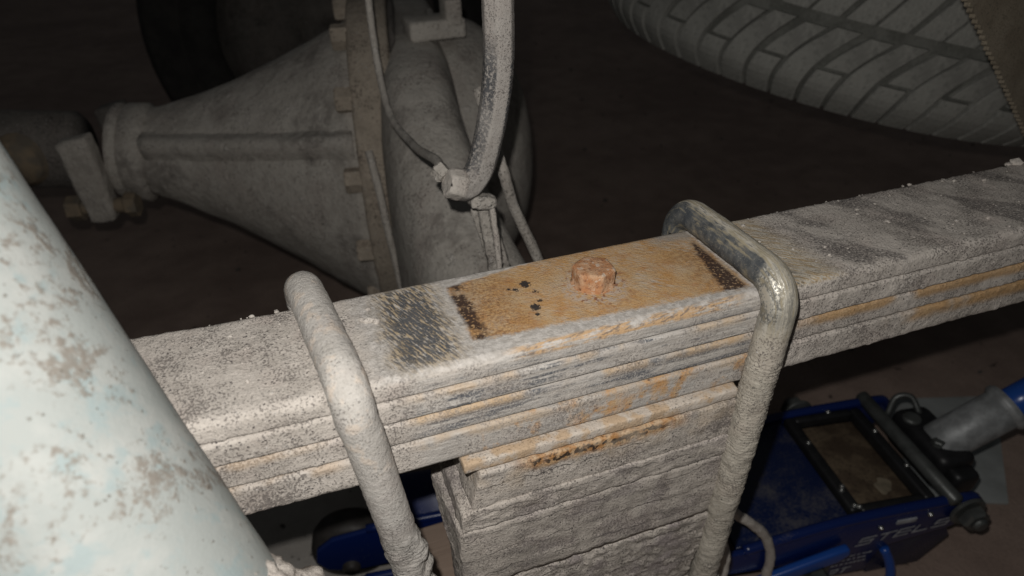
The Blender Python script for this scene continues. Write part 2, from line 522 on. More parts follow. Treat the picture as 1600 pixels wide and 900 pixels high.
# ------------------------------------------------------------------ floor
def mat_floor():
    k = NT('oily_concrete')
    big = k.noise(420, 4, .6)
    med = k.noise(60, 4, .6)
    fine = k.noise(4, 3, .7)
    col = k.mix(k.ramp(k.add(k.mul(big, .6), k.mul(med, .4)), .36, .66), (.235, .17, .138), (.36, .268, .218))
    col = k.mix(k.mul(k.ramp(fine, .45, .7), .35), col, (.16, .12, .10))
    # a greyer, cleaner stretch under the front of the jack
    X, Y, Z = k.xyz()
    g = k.mul(k.ramp(k.add(X, k.mul(big, 200.)), 60, -60), k.ramp(k.add(Y, k.mul(big, 200.)), 560, 420))
    col = k.mix(k.mul(g, .9), col, k.mix(k.ramp(med, .3, .7), (.33, .31, .28), (.42, .40, .365)))
    stain = k.ramp(k.noise(26, 3, .6, co=k.add3(k.co, (400., 90., 0.))), .66, .72)
    col = k.mix(k.mul(stain, .8), col, (.02, .016, .014))
    return k.finish(col, k.fmix(big, .75, .95), k.add(k.mul(med, 2.), fine), 1.2)
M['floor'] = mat_floor()
FZ = -440.0
o = obj('floor', [(-6000, -4000, FZ), (9000, -4000, FZ), (9000, 11000, FZ), (-6000, 11000, FZ)], [(0, 1, 2, 3)], M['floor'], smooth=False, base=(0, 0, FZ))
tag(o, kind='structure')

# ------------------------------------------------------------------ leaf spring
spring = empty('leaf_spring', (0, 0, 0), 'muddy four leaf steel spring running across the picture with rusty pad on top', 'leaf spring')

def make_leaf(z1, z0, half, x0, x1, mat, rt, rb, amp, seed, clean_amp=.25):
    t = z1 - z0
    # cross-section outline, started at the far lower corner and run round
    sec = []
    def arc(cy, cz, r, a0, a1, n):
        for i in range(n):
            a = a0 + (a1 - a0) * i / (n - 1)
            sec.append((cy + r * math.cos(a), cz + r * math.sin(a), math.cos(a), math.sin(a)))
    nt = 38
    arc(half - rb, z0 + rb, rb, -PI / 2, 0, 4)
    sec.append((half, (z0 + z1) / 2, 1, 0))
    arc(half - rt, z1 - rt, rt, 0, PI / 2, 6)
    for i in range(1, nt): sec.append((half - rt - (2 * half - 2 * rt) * i / nt, z1, 0, 1))
    arc(-half + rt, z1 - rt, rt, PI / 2, PI, 7)
    ns = max(2, int((t - rt - rb) / 1.2))
    for i in range(1, ns): sec.append((-half, z1 - rt - (t - rt - rb) * i / ns, -1, 0))
    arc(-half + rb, z0 + rb, rb, PI, 1.5 * PI, 5)
    for i in range(1, 10): sec.append((-half + rb + (2 * half - 2 * rb) * i / 10, z0, 0, -1))
    xs = list(np.arange(x0, -230, 8.0)) + list(np.arange(-230, 345, 1.5)) + list(np.arange(345, x1 + 1, 8.0))
    V = []
    sd = Vector((seed * 13.7, seed * 5.1, seed * 2.3))
    for x in xs:
        cl = 1.0
        if -108 < x < 72: cl = clean_amp
        elif -118 < x <= -108: cl = clean_amp + (1 - clean_amp) * (-108 - x) / 10
        elif 72 <= x < 84: cl = clean_amp + (1 - clean_amp) * (x - 72) / 12
        zz = 2.6 * (min(0, x + 120) / 100) ** 2
        for (y, z, ny, nz) in sec:
            p = Vector((x, y, z))
            d = fr(p * 1.0 + sd, .05, 2) * .35 + fr(p + sd, .26, 3) * .55
            d = d * amp * cl
            # crumbs of crust on the arrises
            c = fr(p + sd * 2, .16, 2)
            if c > .35 and abs(ny) > .2: d += (c - .35) * 2.0 * amp * cl
            V.append((x, y + ny * d, z + nz * d + zz))
    n = len(sec)
    F = [(f[0], f[3], f[2], f[1]) for f in grid_faces(len(xs), n, wrap_v=True)]
    F = [f[::-1] for f in F]
    F.append(tuple(range(n))[::-1]); F.append(tuple((len(xs) - 1) * n + j for j in range(n)))
    return obj('leaf', V, F, mat, spring)

LZ = [0, -10.6, -23.6, -37.2, -55]
leaf_m = [mat_leaf('leaf_steel_top', 0, -10.5, scratch=.75, rust_edge=.15, top=True),
          mat_leaf('leaf_steel_second', LZ[1], LZ[2], scratch=1.0, rust_edge=.55),
          mat_leaf('leaf_steel_third', LZ[2], LZ[3], scratch=.95, rust_edge=.8, rust_right=.85, rust_right_x=95),
          mat_leaf('leaf_steel_fourth', LZ[3], LZ[4], scratch=.35, rust_edge=.5, rust_right=.9, rust_right_x=165, blot=.95)]
make_leaf(0, -10.0, 35, -420, 660, leaf_m[0], 4.2, .8, .6, 1)
make_leaf(-10.95, -22.8, 35.5, -420, 660, leaf_m[1], 2.0, 1.3, .6, 2)
make_leaf(-23.8, -36.3, 35.1, -420, 640, leaf_m[2], 2.2, 1.3, .6, 3)
make_leaf(-37.3, -55, 35.7, -400, 620, leaf_m[3], 1.9, 3.0, .65, 4)

def mat_bolt():
    k = NT('rusted_bolt')
    a = k.noise(5, 4, .6); b = k.noise(1.4, 3, .65)
    c = k.mix(k.ramp(a, .35, .65), (.34, .155, .068), (.42, .265, .16))
    c = k.mix(k.mul(k.ramp(b, .52, .66), .7), c, (.17, .075, .045))
    c = k.mix(k.mul(k.ramp(k.noise(3.2, 3, co=k.add3(k.co, (9., 2., 3.))), .58, .66), .8), c, (.46, .38, .30))
    return k.finish(c, .9, k.add(k.mul(a, 1.), k.mul(b, .8)), .7)
M['bolt'] = mat_bolt()

def hex_head(c, flat, hgt, dome, rot, washer, seg=72, amp=.0):
    """worn hexagon bolt head standing on z = c.z"""
    prof = [(washer, -1.0), (washer, .1), (washer - .8, .7), (1.0, .7), (1.0, hgt * .35), (1.0, hgt * .7), (1.0, hgt * .88), (.96, hgt * .97), (.88, hgt + dome * .3), (.7, hgt + dome * .6), (.5, hgt + dome * .8), (.3, hgt + dome)]
    V = []
    for (r, z) in prof:
        for j in range(seg):
            a = 2 * PI * j / seg
            if r > 1.5: rr = r
            else:
                q = ((a - rot) % (PI / 3)) - PI / 6
                hx = flat / 2 / math.cos(q)
                hx = min(hx, flat / 2 * 1.13)
                cyc = flat / 2
                w = 1 if z < hgt * .9 else .7
                rr = r * (hx * w + cyc * (1 - w))
            p = Vector((c[0] + rr * math.cos(a), c[1] + rr * math.sin(a), c[2] + z))
            n_ = Vector((math.cos(a), math.sin(a), .6))
            p += n_ * fr(p, .35, 3) * amp
            V.append(tuple(p))
    F = grid_faces(len(prof), seg, wrap_v=True)
    V.append((c[0], c[1], c[2] + hgt + dome))
    F += [((len(prof) - 1) * seg + j, len(V) - 1, (len(prof) - 1) * seg + (j + 1) % seg) for j in range(seg)]
    return V, F
o = obj('centre_bolt', *hex_head((0.5, 3.0, -.2), 18.8, 9.4, .2, .50, 11.2, amp=.16), M['bolt'], spring)
o["label"] = "rusty worn hexagon head of the spring's centre bolt"

# short shim leaf under the stack, centre only
def mat_shim():
    k = NT('shim_steel')
    col, h, sp = mud_layers(k, .2, 1.0, (.54, .48, .41), (.42, .36, .30))
    r = k.mul(k.ramp(k.noise(11, 3), .46, .6), .7)
    col = k.mix(r, col, (.44, .30, .17))
    return k.finish(col, .92, h, .5)
M['shim'] = mat_shim()
shv, shf = box((-7, -1, -58.6), (149, 77.5, 6.4), 1.2)
shv, shf = densify(shv, shf, 4.0, lambda co, n_: fr(co, .12, 3) * .5)
obj('shim_plate', shv, shf, M['shim'], spring)


# ------------------------------------------------------------------ U-bolts
def mat_ubolt(name, bare):
    k = NT(name, True)
    X, Y, Z = k.xyz()
    col, h, sp = mud_layers(k, .35 if bare else .2, 1.0, (.45, .425, .39) if not bare else (.41, .375, .315), (.355, .33, .295) if not bare else (.30, .27, .225))
    rough = .93; metal = None
    wob = k.mul(k.m_('SUBTRACT', k.noise(8, 3), .5), 16.)
    if bare:
        # strokes run round the bar and along it; the top is rubbed to the steel
        c = k.mul3(k.co, (1., .10, .10))
        stroke = k.noise(1.1, 4, .6, co=c)
        upper = k.ramp(k.add(Z, wob), -26, -4)
        thin = k.mul(upper, .95)
        base = k.mix(k.ramp(stroke, .38, .60), (.27, .235, .165), (.43, .40, .34))
        col = k.mix(thin, col, base)
        # side that faces the left: dark blue steel
        g = k.n('ShaderNodeNewGeometry')
        nx, ny, nz = k.xyz(g.outputs['Normal'])
        face = k.ramp(k.add(k.mul(nx, -1.), k.mul(k.m_('SUBTRACT', stroke, .5), 1.0), k.mul(wob, .015)), .28, .62)
        steel = k.mul(upper, face, k.ramp(k.add(Z, k.mul(wob, .6)), -18, -6))
        dk = k.mul(upper, k.ramp(stroke, .56, .66), .8)
        col = k.mix(dk, col, (.10, .098, .09))
        col = k.mix(k.mul(steel, k.ramp(stroke, .30, .50), k.ramp(k.noise(.9, 3, .7), .22, .44)), col, k.mix(k.ramp(k.noise(5, 3), .35, .65), (.062, .068, .074), (.115, .118, .116)))
        sh = k.mul(k.ramp(k.add(Y, k.mul(wob, .2)), -32, -38), k.ramp(k.add(Z, k.mul(wob, .3)), -14, -6), k.ramp(k.add(k.mul(stroke, .6), k.mul(k.noise(1.1, 3, .7), .4)), .44, .55), k.ramp(nx, .55, .25))
        col = k.mix(sh, col, (.50, .47, .40))
        metal = k.mx(k.mul(sh, .6), k.mul(steel, .25))
        rough = k.fmix(k.mx(sh, k.mul(steel, .7)), .93, .40)
        h = k.add(k.mul(h, k.inv(k.mul(upper, .8))), k.mul(stroke, k.mul(upper, .8)))
    else:
        # tan where the crust is thin near the bend
        t = k.mul(k.ramp(Z, -45, -20), k.ramp(k.noise(7, 3), .52, .66), .45)
        col = k.mix(t, col, (.55, .44, .34))
    return k.finish(col, rough, h, .5, metal=metal)

def make_ubolt(label, xn, xf, r, tilt, ftilt, mat, lump_side, thread0, seed):
    u = empty('u_bolt', (xn, -44, -60), label, 'u-bolt', 'U-bolts clamping the leaf spring')
    yb = 35.6 + r + .3
    zt = r + .6
    bend = 15.0
    P = []
    def xat(y): return xn + (xf - xn) * (y + yb) / (2 * yb)
    # far leg up, over, near leg down
    for z in (-190, -160, -110, -70, -40, -20, zt - bend): P.append((xf + ftilt * max(0, -z - 6) / 100, yb, z))
    for i in range(1, 9):
        a = PI / 2 * i / 8
        y = yb - bend + bend * math.cos(a); z = zt - bend + bend * math.sin(a)
        P.append((xat(y), y, z))
    for y in (yb - bend - 10, 0, -yb + bend + 10): P.append((xat(y), y, zt + (.5 if y == 0 else .2)))
    for i in range(0, 9):
        a = PI / 2 + PI / 2 * i / 8
        y = -yb + bend + bend * math.cos(a); z = zt - bend + bend * math.sin(a)
        P.append((xat(max(y, -yb)), y, z))
    for z in (-15, -30, -50, -80, -110, -140, -170, -210, -245): P.append((xn + tilt * (-z) / 100, -yb, z))
    path = resample(P, .8)
    sd = Vector((seed * 7.7, 3.1 * seed, 0))
    def disp(co, nrm, s, an):
        q = Vector(co) + sd
        d = fr(q, .07, 2) * .2 + fr(q, .35, 3) * .2
        if co.y < 0 and co.z < thread0:
            w = min(1, (thread0 - co.z) / 18)
            # threads under the crust, blurred by mud
            ph = co.z + fr(q, .05, 2) * 2.0
            d += w * .46 * math.sin(ph * 2 * PI / 2.1) * (0.35 + .65 * min(1, max(0, .5 + fr(q, .06, 2) * 1.6)))
            d += w * fr(q, .17, 3) * .7
            if lump_side:
                side = max(0, nrm.x * lump_side)
                d += w * max(0, fr(q, .12, 4) + .25) * 2.2 * (.25 + side)
        return d
    V, F = sweep(path, r, 52, disp)
    o = obj('bar', V, F, mat, u)
    # flange nut and plate end, below the block
    nv, nf = hex_head((xn + tilt * 2.3, -yb, -244), 27, 20, .4, .2, 17, seg=36, amp=.3)
    obj('nut', nv, nf, M['mud_fine'], u)
    return u
M['ub_l'] = mat_ubolt('muddy_u_bolt', False)
M['ub_r'] = mat_ubolt('rubbed_u_bolt', True)
make_ubolt('u-bolt fully caked in pale mud left of the rusty pad', -123.3, -134, 8.5, 8.6, 11, M['ub_l'], 1.0, -72, 1)
make_ubolt('u-bolt with top rubbed to dark shiny steel right of the rusty pad', 74.4, 73.4, 8.3, -1.3, -1.3, M['ub_r'], 0, -20, 2)

# ------------------------------------------------------------------ spacer blocks under the spring
blk = empty('spacer_block', (-10, -20, -150), 'stack of mud-covered steel spacer plates clamped under the leaf spring', 'spacer block')
def mat_block(name, rust, speck, tint=0.0):
    k = NT(name)
    X, Y, Z = k.xyz()
    col, h, sp = mud_layers(k, speck, 1.0, (.50, .45, .395), (.36, .322, .282))
    lay = k.noise(6, 4, .65, co=k.mul3(k.co, (.22, .5, 1.)))
    col = k.mix(k.mul(k.ramp(lay, .50, .64), k.ramp(k.noise(1.3, 3, .7), .32, .56), .62), col, (.14, .125, .115))
    crackz = k.add(Z, k.mul(k.m_('SUBTRACT', k.noise(30, 3, co=k.mul3(k.co, (1., 0., 0.))), .5), 14.))
    crk = k.mul(k.ramp(k.m_('ABSOLUTE', k.m_('SUBTRACT', k.m_('FRACT', k.mul(crackz, 1 / 17.)), .5)), .022, .006), k.ramp(k.noise(26, 2), .40, .5))
    col = k.mix(k.mul(crk, .6), col, (.06, .055, .05))
    col = k.mix(k.mul(k.ramp(k.noise(20, 2), .45, .65), tint), col, (.33, .285, .275))
    if rust:
        zc = k.add(Z, 0.0, k.mul(k.m_('SUBTRACT', k.noise(9, 3), .5), 6.))
        # block origin is at z=-150: rust line sits about z=-65
        b = k.mul(k.ramp(zc, 78, 83), k.ramp(zc, 91, 88), k.ramp(X, -52, -34), k.ramp(X, 52, 36), k.ramp(k.noise(14, 3), .28, .46))
        col = k.mix(k.mul(b, .9), col, k.mix(k.ramp(k.noise(4, 2), .4, .6), (.42, .20, .06), (.50, .32, .16)))
        d = k.mul(b, k.ramp(k.add(k.noise(3.6, 3), k.mul(k.ramp(k.m_('ABSOLUTE', k.m_('SUBTRACT', zc, 84.5)), 3.0, .4), .16)), .58, .66), k.ramp(X, 46, 26))
        col = k.mix(k.mul(d, .95), col, (.03, .022, .018))
        wm = k.mul(k.ramp(zc, 66, 80), k.ramp(k.noise(16, 3), .42, .62), .5)
        col = k.mix(wm, col, (.52, .42, .31))
    return k.finish(col, .93, k.add(h, k.mul(lay, .8), k.mul(crk, -.8)), .75)
M['block_a'] = mat_block('block_mud_rusty', True, .6)
M['block_b'] = mat_block('block_mud', False, .7, .3)
M['block_c'] = mat_block('block_mud_dark', False, .95, .7)
def crust(seed, amp, sc=.13):
    sd = Vector((seed * 9.1, seed * 4.3, seed))
    def f(co, n_):
        q = Vector(co) + sd
        lay = mn.fractal(Vector((q.x * .035, q.y * .1, q.z * .22)), 1.0, 2.0, 4)
        return (fr(q, sc * 1.5, 4) * 1.1 + lay * .3) * amp
    return f
# riser: block with a sloped, mud-filled left end
V, F = prism([(-80, -87), (-74, -62.2), (68, -62.2), (68, -87)], 'y', -41.2, 30, 1.2)
V, F = densify(V, F, 3.4, crust(1, .75)); obj('plate', V, F, M['block_a'], blk)
V, F = prism([(-86, -101), (-85, -89), (-80, -86.4), (68, -86.4), (68, -101)], 'y', -42.4, 20, 1.0)
V, F = densify(V, F, 3.4, crust(2, .8)); obj('plate', V, F, M['block_b'], blk)
# lower casting: its end face narrows downwards
bm = bmesh.new()
sec = [(-42, -101.2), (7, -101.2), (9, -108), (-2, -122), (-33, -152), (-42, -152)]
vs0 = [bm.verts.new((-87 - (3.5 if y > -20 else 0), y, z)) for y, z in sec]
vs1 = [bm.verts.new((69, y, z)) for y, z in sec]
bm.faces.new(vs0); bm.faces.new(vs1[::-1])
for i in range(len(sec)):
    j = (i + 1) % len(sec)
    bm.faces.new((vs0[j], vs0[i], vs1[i], vs1[j]))
bmesh.ops.recalc_face_normals(bm, faces=bm.faces[:])
bmesh.ops.bevel(bm, geom=bm.edges[:], offset=.9, segments=2, affect='EDGES')
V, F = bm_out(bm)
V, F = densify(V, F, 3.4, crust(3, .95)); obj('plate', V, F, M['block_b'], blk)
V, F = prism([(-84, -215), (-84, -152.3), (69, -152.3), (66, -182), (56, -192), (60, -215)], 'y', -42.6, 10, 1.2)
V, F = densify(V, F, 3.4, crust(4, 1.5)); obj('saddle', V, F, M['block_c'], blk)

# ------------------------------------------------------------------ tube in the left foreground
def mat_tube():
    k = NT('pale_blue_paint')
    a = k.noise(20, 4, .6); b = k.noise(3.0, 3, .6)
    col = k.mix(k.ramp(a, .40, .66), (.27, .285, .27), (.315, .322, .303))
    col = k.mix(k.mul(k.ramp(k.noise(11, 3, .6, co=k.add3(k.co, (30., 0., 0.))), .52, .68), .75), col, (.225, .275, .275))
    # dirt sticking in branching patches and single grains
    pt = k.add(k.mul(k.noise(26, 5, .72, co=k.add3(k.co, (-14., 22., 40.)), dist=.4), .75), k.mul(b, .34))
    patch = k.mul(k.ramp(pt, .555, .645), k.ramp(k.noise(2.6, 3, .7), .30, .52))
    col = k.mix(k.mul(patch, .85), col, k.mix(k.noise(2.2, 3), (.115, .095, .075), (.22, .195, .165)))
    gr = k.ramp(k.noise(2.4, 2, .5, co=k.add3(k.co, (3., 3., 60.))), .68, .75)
    col = k.mix(k.mul(gr, .75), col, (.12, .105, .085))
    gl = k.ramp(k.noise(1.7, 2, .5, co=k.add3(k.co, (13., 33., 6.))), .72, .76)
    h = k.add(k.mul(patch, .3), k.mul(b, .4), k.mul(gr, .4), k.mul(k.noise(1.2, 2), .25))
    return k.finish(col, .7, h, .4, spec=.25)
M['tube'] = mat_tube()
shock = empty('shock_absorber', (-171, -140, -76), 'pale blue painted shock absorber tube blurred in the left foreground', 'shock absorber')
sa, sb = Vector((-276, 60, 185)) - r2 * 15, Vector((-193, -98, -58)) - r2 * 6.5
path = [sa + (sb - sa) * (i / 110) for i in range(111)]
V, F = sweep(path, 43.5, 96, lambda co, n_, s, a: fr(co, .05, 2) * .25)
obj('body', V, F, M['tube'], shock)
ax = (sb - sa).normalized()
path = [sb - ax * 24 + ax * (i * .9) for i in range(60)]
def lipr(s, L):
    t = s / L
    return 43.0 + 9 * min(1, t * 2.2) ** 1.8 + (2 if t > .4 else 0)
V, F = sweep(path, lipr, 120, lambda co, n_, s, a: max(-.6, fr(co, .14, 4)) * 2.6 * min(1, s / 7))
obj('mud_collar', V, F, M['mud'], shock)

# ------------------------------------------------------------------ rear axle with differential
AY, AZ = 600.0, -165.0
DYAW = -11.0          # the carrier stands a little askew to the spring
axle = empty('rear_axle', (0, AY, AZ), 'dust-covered rear axle housing with bolted differential carrier behind the spring', 'axle')
def loft(secs, seg=64, disp=None, caps=True):
    """secs: list of (centre, u half-vector, v half-vector, squareness)"""
    V = []
    for (c, u, v, q) in secs:
        c = Vector(c); u = Vector(u); v = Vector(v)
        for j in range(seg):
            a = 2 * PI * j / seg
            ca, sa_ = math.cos(a), math.sin(a)
            e = 2.0 / q
            x = math.copysign(abs(ca) ** e, ca); y = math.copysign(abs(sa_) ** e, sa_)
            p = c + u * x + v * y
            if disp: p = p + disp(p, (p - c).normalized())
            V.append(tuple(p))
    F = grid_faces(len(secs), seg, wrap_v=True)
    if caps:
        F.append(tuple(range(seg))[::-1]); F.append(tuple((len(secs) - 1) * seg + j for j in range(seg)))
    return V, F
rough_far = lambda p, n_: n_ * (fr(p, .03, 3) * 1.6 + fr(p, .12, 3) * .7)
def tri_normals(V, F):
    bm = bmesh.new()
    vs = [bm.verts.new(v) for v in V]
    for f in F:
        try: bm.faces.new([vs[i] for i in f])
        except ValueError: pass
    bmesh.ops.recalc_face_normals(bm, faces=bm.faces[:])
    return bm_out(bm)

# banjo beam: round tube by the spring, swelling to the ring at the middle
secs = []
for i in range(46):
    y = -20 + i * 26.0
    d = abs(y - AY)
    g = max(0.0, min(1.0, (470 - d) / 330.0)); g = g * g * (3 - 2 * g)
    zc = -228 + (AZ + 228) * min(1.0, max(0, y) / 520.0)
    hz = 54 + (172 - 54) * g
    hx = 54 + (46 - 54) * g
    xc = 12 * g + (AY - y) * math.tan(math.radians(-DYAW)) * (1 - g)
    secs.append(((xc, y, zc), (hx, 0, 0), (0, 0, hz), 2.0 + 1.6 * g))
V, F = tri_normals(*loft(secs, 72, rough_far))
hou = obj('housing', V, F, M['mud_far'], axle)
# domed rear cover
secs = []
for i in range(22):
    t = 1 - (1 - i / 21) ** 1.7
    r = 168 * max(.02, 1 - t ** 2.6) ** (1 / 2.2)
    secs.append(((30 + 124 * t, AY, AZ + 8), (0, r, 0), (0, 0, r), 2.0))
V, F = tri_normals(*loft(secs, 72, rough_far))
cov = obj('rear_cover', V, F, M['mud_far'], axle)
# weld bead round the cover
V, F = sweep([Vector((36, AY + 169 * math.cos(a), AZ + 8 + 169 * math.sin(a))) for a in np.linspace(0, 2 * PI, 90)], 5, 10, lambda co, n_, s, a: fr(co, .2, 2) * 1.0, caps=False)
obj('weld_bead', V, F, M['mud_far'], cov)
# bolting flange of the carrier
FX = -56
def ring(x0, x1, ro, ri, cy, cz, seg=90, dsp=None):
    V = []
    prof = [(x0, ri), (x0, ro - 3), (x0 + 3, ro), (x1 - 3, ro), (x1, ro - 3), (x1, ri)]
    for (x, r) in prof:
        for j in range(seg):
            a = 2 * PI * j / seg
            p = Vector((x, cy + r * math.cos(a), cz + r * math.sin(a)))
            if dsp: p += Vector((0, math.cos(a), math.sin(a))) * dsp(p)
            V.append(tuple(p))
    F = grid_faces(len(prof), seg, wrap_v=True)
    F += [(5 * seg + j, 5 * seg + (j + 1) % seg, (j + 1) % seg, j) for j in range(seg)]
    return tri_normals(V, F)
V, F = ring(FX - 2, FX + 42, 200, 130, AY, AZ, dsp=lambda p: fr(p, .05, 3) * 2.5)
fl_o = obj('flange', V, F, M['mud_flange'], axle)
V, F = ring(FX + 42.5, FX + 50, 195, 130, AY, AZ, dsp=lambda p: fr(p, .07, 3) * 2.5)
obj('gasket', V, F, M['mud_dark'], fl_o)
hv, hf = cyl((-17, 0, 0), (2, 0, 0), 13.5, 13.5, 6, 1.5)
bolt0 = None
for i in range(14):
    a = 2 * PI * (i + .35) / 14
    if bolt0 is None:
        bolt0 = obj('flange_bolt', [(x + FX - 2, y + AY + 186 * math.cos(a), z + AZ + 186 * math.sin(a)) for x, y, z in hv], hf, M['mud_flange'], fl_o,
                    smooth=False, base=(FX - 2, AY + 186 * math.cos(a), AZ + 186 * math.sin(a)))
    else:
        b = bolt0.copy(); COL.objects.link(b)
        b.location = Vector((FX - 2, AY + 186 * math.cos(a), AZ + 186 * math.sin(a))) * MM - wloc(fl_o)
        b.rotation_euler = (a, 0, 0)
# carrier cone down to the pinion nose, rising forward
def cone_pt(t):
    x = FX + (-330 - FX) * t
    z = AZ - 10 + 46 * t
    r = 52 + 136 * (1 - t) ** 1.3
    return x, z, r
secs = []
for i in range(24):
    t = i / 23
    x, z, r = cone_pt(t)
    secs.append(((x, AY, z), (0, r, 0), (0, 0, r), 2.0))
V, F = tri_normals(*loft(secs, 72, rough_far))
car = obj('differential_carrier', V, F, M['mud_far'], axle)
for an, w in ((PI * .83, 8), (PI * 1.55, 8)):
    V = []; 
    n = 22
    for i in range(n):
        t = .02 + .93 * i / (n - 1)
        x, z, r = cone_pt(t)
        d = Vector((0, math.cos(an), math.sin(an))); q = Vector((0, -math.sin(an), math.cos(an)))
        c = Vector((x, AY, z))
        hgt = 17 * (1 - t * .3)
        for (rr, ww) in ((r - 6, w * 2.4), (r + hgt * .35, w * 1.3), (r + hgt, w * .6), (r + hgt, -w * .6), (r + hgt * .35, -w * 1.3), (r - 6, -w * 2.4)):
            p = c + d * rr + q * ww
            p += Vector((0, fr(p, .06, 2), fr(p, .07, 2))) * 1.2
            V.append(tuple(p))
    F = grid_faces(n, 6)
    F.append(tuple(range(6))); F.append(tuple((n - 1) * 6 + j for j in range(6))[::-1])
    V, F = tri_normals(V, F)
    obj('rib', V, F, M['mud_far'], car)
# pinion nose and seal cup
V, F = cyl((-322, AY, AZ + 35), (-350, AY, AZ + 40), 60, 58, 40, 4)
obj('pinion_nose', V, F, M['mud_far'], car)
# plug on the beam
V, F = cyl((-2, 352, -92), (-2, 336, -88), 11, 11, 6, 2)
obj('filler_plug', V, F, M['mud_far'], axle, smooth=False)
V, F = join(box((22, 520, 14), (62, 44, 20), 4), box((40, 512, 30), (18, 30, 26), 3))
obj('top_boss', V, F, M['mud_far'], axle)

# propeller shaft with its joint, left of the carrier
def mat_tan():
    k = NT('tan_rusty_dust')
    a = k.noise(18, 3)
    col = k.mix(k.ramp(a, .35, .65), (.20, .155, .105), (.135, .115, .09))
    return k.finish(col, .9, k.noise(4, 3), .8)
M['tan'] = mat_tan()
ps = empty('propeller_shaft', (-420, AY, AZ + 86), 'dusty propeller shaft and joint flange bolted to the carrier at left', 'propeller shaft')
V, F = cyl((-350.5, AY, AZ + 40), (-362, AY, AZ + 42), 57, 57, 40, 3)
obj('flange', V, F, M['mud_far'], ps)
V, F = prism([(-396, -185), (-366, -185), (-362, -150), (-362, -80), (-398, -88)], 'y', AY - 74, AY - 48, 5)
V, F = densify(V, F, 12, lambda co, n_: fr(co, .05, 3) * 2)
obj('yoke_ear', V, F, M['mud_far'], ps)
V, F = prism([(-396, -185), (-366, -185), (-362, -150), (-362, -80), (-398, -88)], 'y', AY + 48, AY + 74, 5)
obj('yoke_ear', V, F, M['mud_dark'], ps)
for yy in (AY - 62, AY + 62):
    V, F = join(cyl((-412, yy, -168), (-340, yy, -168), 9, 9, 20, 1), cyl((-352, yy, -168), (-338, yy, -168), 15, 15, 6, 2), cyl((-418, yy, -168), (-400, yy, -168), 15, 15, 6, 2))
    obj('flange_bolt', V, F, M['tan'], ps, smooth=False)
V, F = cyl((-400, AY, AZ + 45), (-1100, AY - 20, AZ + 120), 46, 44, 40, 6)
obj('shaft_tube', V, F, M['mud_dark'], ps)
V, F = cyl((-455, AY - 52, -112), (-455, AY + 52, -112), 30, 30, 30, 5)
obj('joint_cap', V, F, M['tan'], ps)

# turn carrier, flange, cover and shaft together
yr = math.radians(DYAW)
for q in (hou, cov, fl_o, car):
    q.rotation_euler = (0, 0, yr)
ps.rotation_euler = (0, 0, yr)
ps.location = Vector((-420 * math.cos(yr) + 30, AY - 420 * math.sin(yr), AZ + 86)) * MM
axle.location.x += .030

# ------------------------------------------------------------------ wheel on the far end of the axle
def mat_rubber(name, c0, c1, dist=1.0):
    k = NT(name)
    a = k.noise(30, 4, .6); b = k.noise(3, 3, .6)
    col = k.mix(k.ramp(k.add(k.mul(a, .7), k.mul(b, .3)), .38, .62), c0, c1)
    return k.finish(col, .85, k.add(a, k.mul(b, .6)), dist)
M['rubber_dark'] = mat_rubber('black_rubber', (.018, .017, .016), (.032, .030, .027))
fw = empty('road_wheel', (0, 1250, FZ), 'dark road wheel at the far end of the axle behind the carrier', 'wheel')
def lathe_y(prof, cx, cz, seg=72):
    V = []
    for (r, y) in prof:
        for j in range(seg):
            a = 2 * PI * j / seg
            V.append((cx + r * math.cos(a), y, cz + r * math.sin(a)))
    F = grid_faces(len(prof), seg, wrap_v=True)
    return tri_normals(V, F)
wz = FZ + 330
prof = [(205, 1140), (212, 1132), (240, 1118), (262, 1112), (264, 1108), (268, 1112), (292, 1113), (312, 1124), (318, 1122), (322, 1130), (330, 1150), (330, 1310), (318, 1340), (280, 1352), (205, 1330), (205, 1140)]
obj('tyre', *lathe_y(prof, 0, wz), M['rubber_dark'], fw)
prof = [(204, 1135), (207, 1150), (190, 1170), (185, 1230), (60, 1240), (55, 1215), (1, 1215), (1, 1245), (190, 1330), (204, 1335)]
obj('rim', *lathe_y(prof, 0, wz), M['mud_dark'], fw)

# ------------------------------------------------------------------ brake hose and pipes
def mat_hose():
    k = NT('dusty_rubber_hose', True)
    col, h, sp = mud_layers(k, .3, 1.0, (.36, .335, .305), (.29, .265, .24))
    X, Y, Z = k.xyz()
    # bare black rubber shows through scuffs low down on two sides
    w = k.noise(1.7, 3, .65)
    band = k.ramp(k.noise(60, 2, co=k.add3(k.co, (0., 0., 25.))), .36, .55)
    g = k.n('ShaderNodeNewGeometry')
    nx, ny, nz = k.xyz(g.outputs['Normal'])
    sidez = k.mx(k.ramp(nx, -.35, -.75), k.ramp(nx, .25, .5))
    m = k.mul(k.ramp(w, .42, .54), band, sidez, k.ramp(Z, 92, 66))
    col = k.mix(k.mul(m, .9), col, (.055, .06, .068))
    return k.finish(col, .92, k.add(h, k.mul(m, -.5)), .5)
M['hose'] = mat_hose()
hs = empty('brake_hose', (-10, 140, -40), 'thick dusty rubber brake hose hanging down to an elbow fitting', 'brake hose')
hp = resample([(4, 150, 200), (2.5, 142, 140), (1.2, 140, 103), (0.5, 140, 70), (-4, 140, 41), (-11.5, 140, 14), (-17, 140, 3), (-23.5, 139, -2), (-30, 138, 0)], 1.5)
def hdisp(co, n_, s, a):
    # faint moulded ridges along the hose
    return .75 * abs(math.sin(a * 3.5)) ** 6 + fr(co, .3, 2) * .2
V, F = sweep(hp, 8.7, 44, hdisp)
obj('hose', V, F, M['hose'], hs)
V, F = cyl((-26, 138, -1), (-37, 137, 3.5), 10.4, 9.8, 6, 1.5)
V, F = densify(V, F, 3, lambda co, n_: fr(co, .3, 3) * .7)
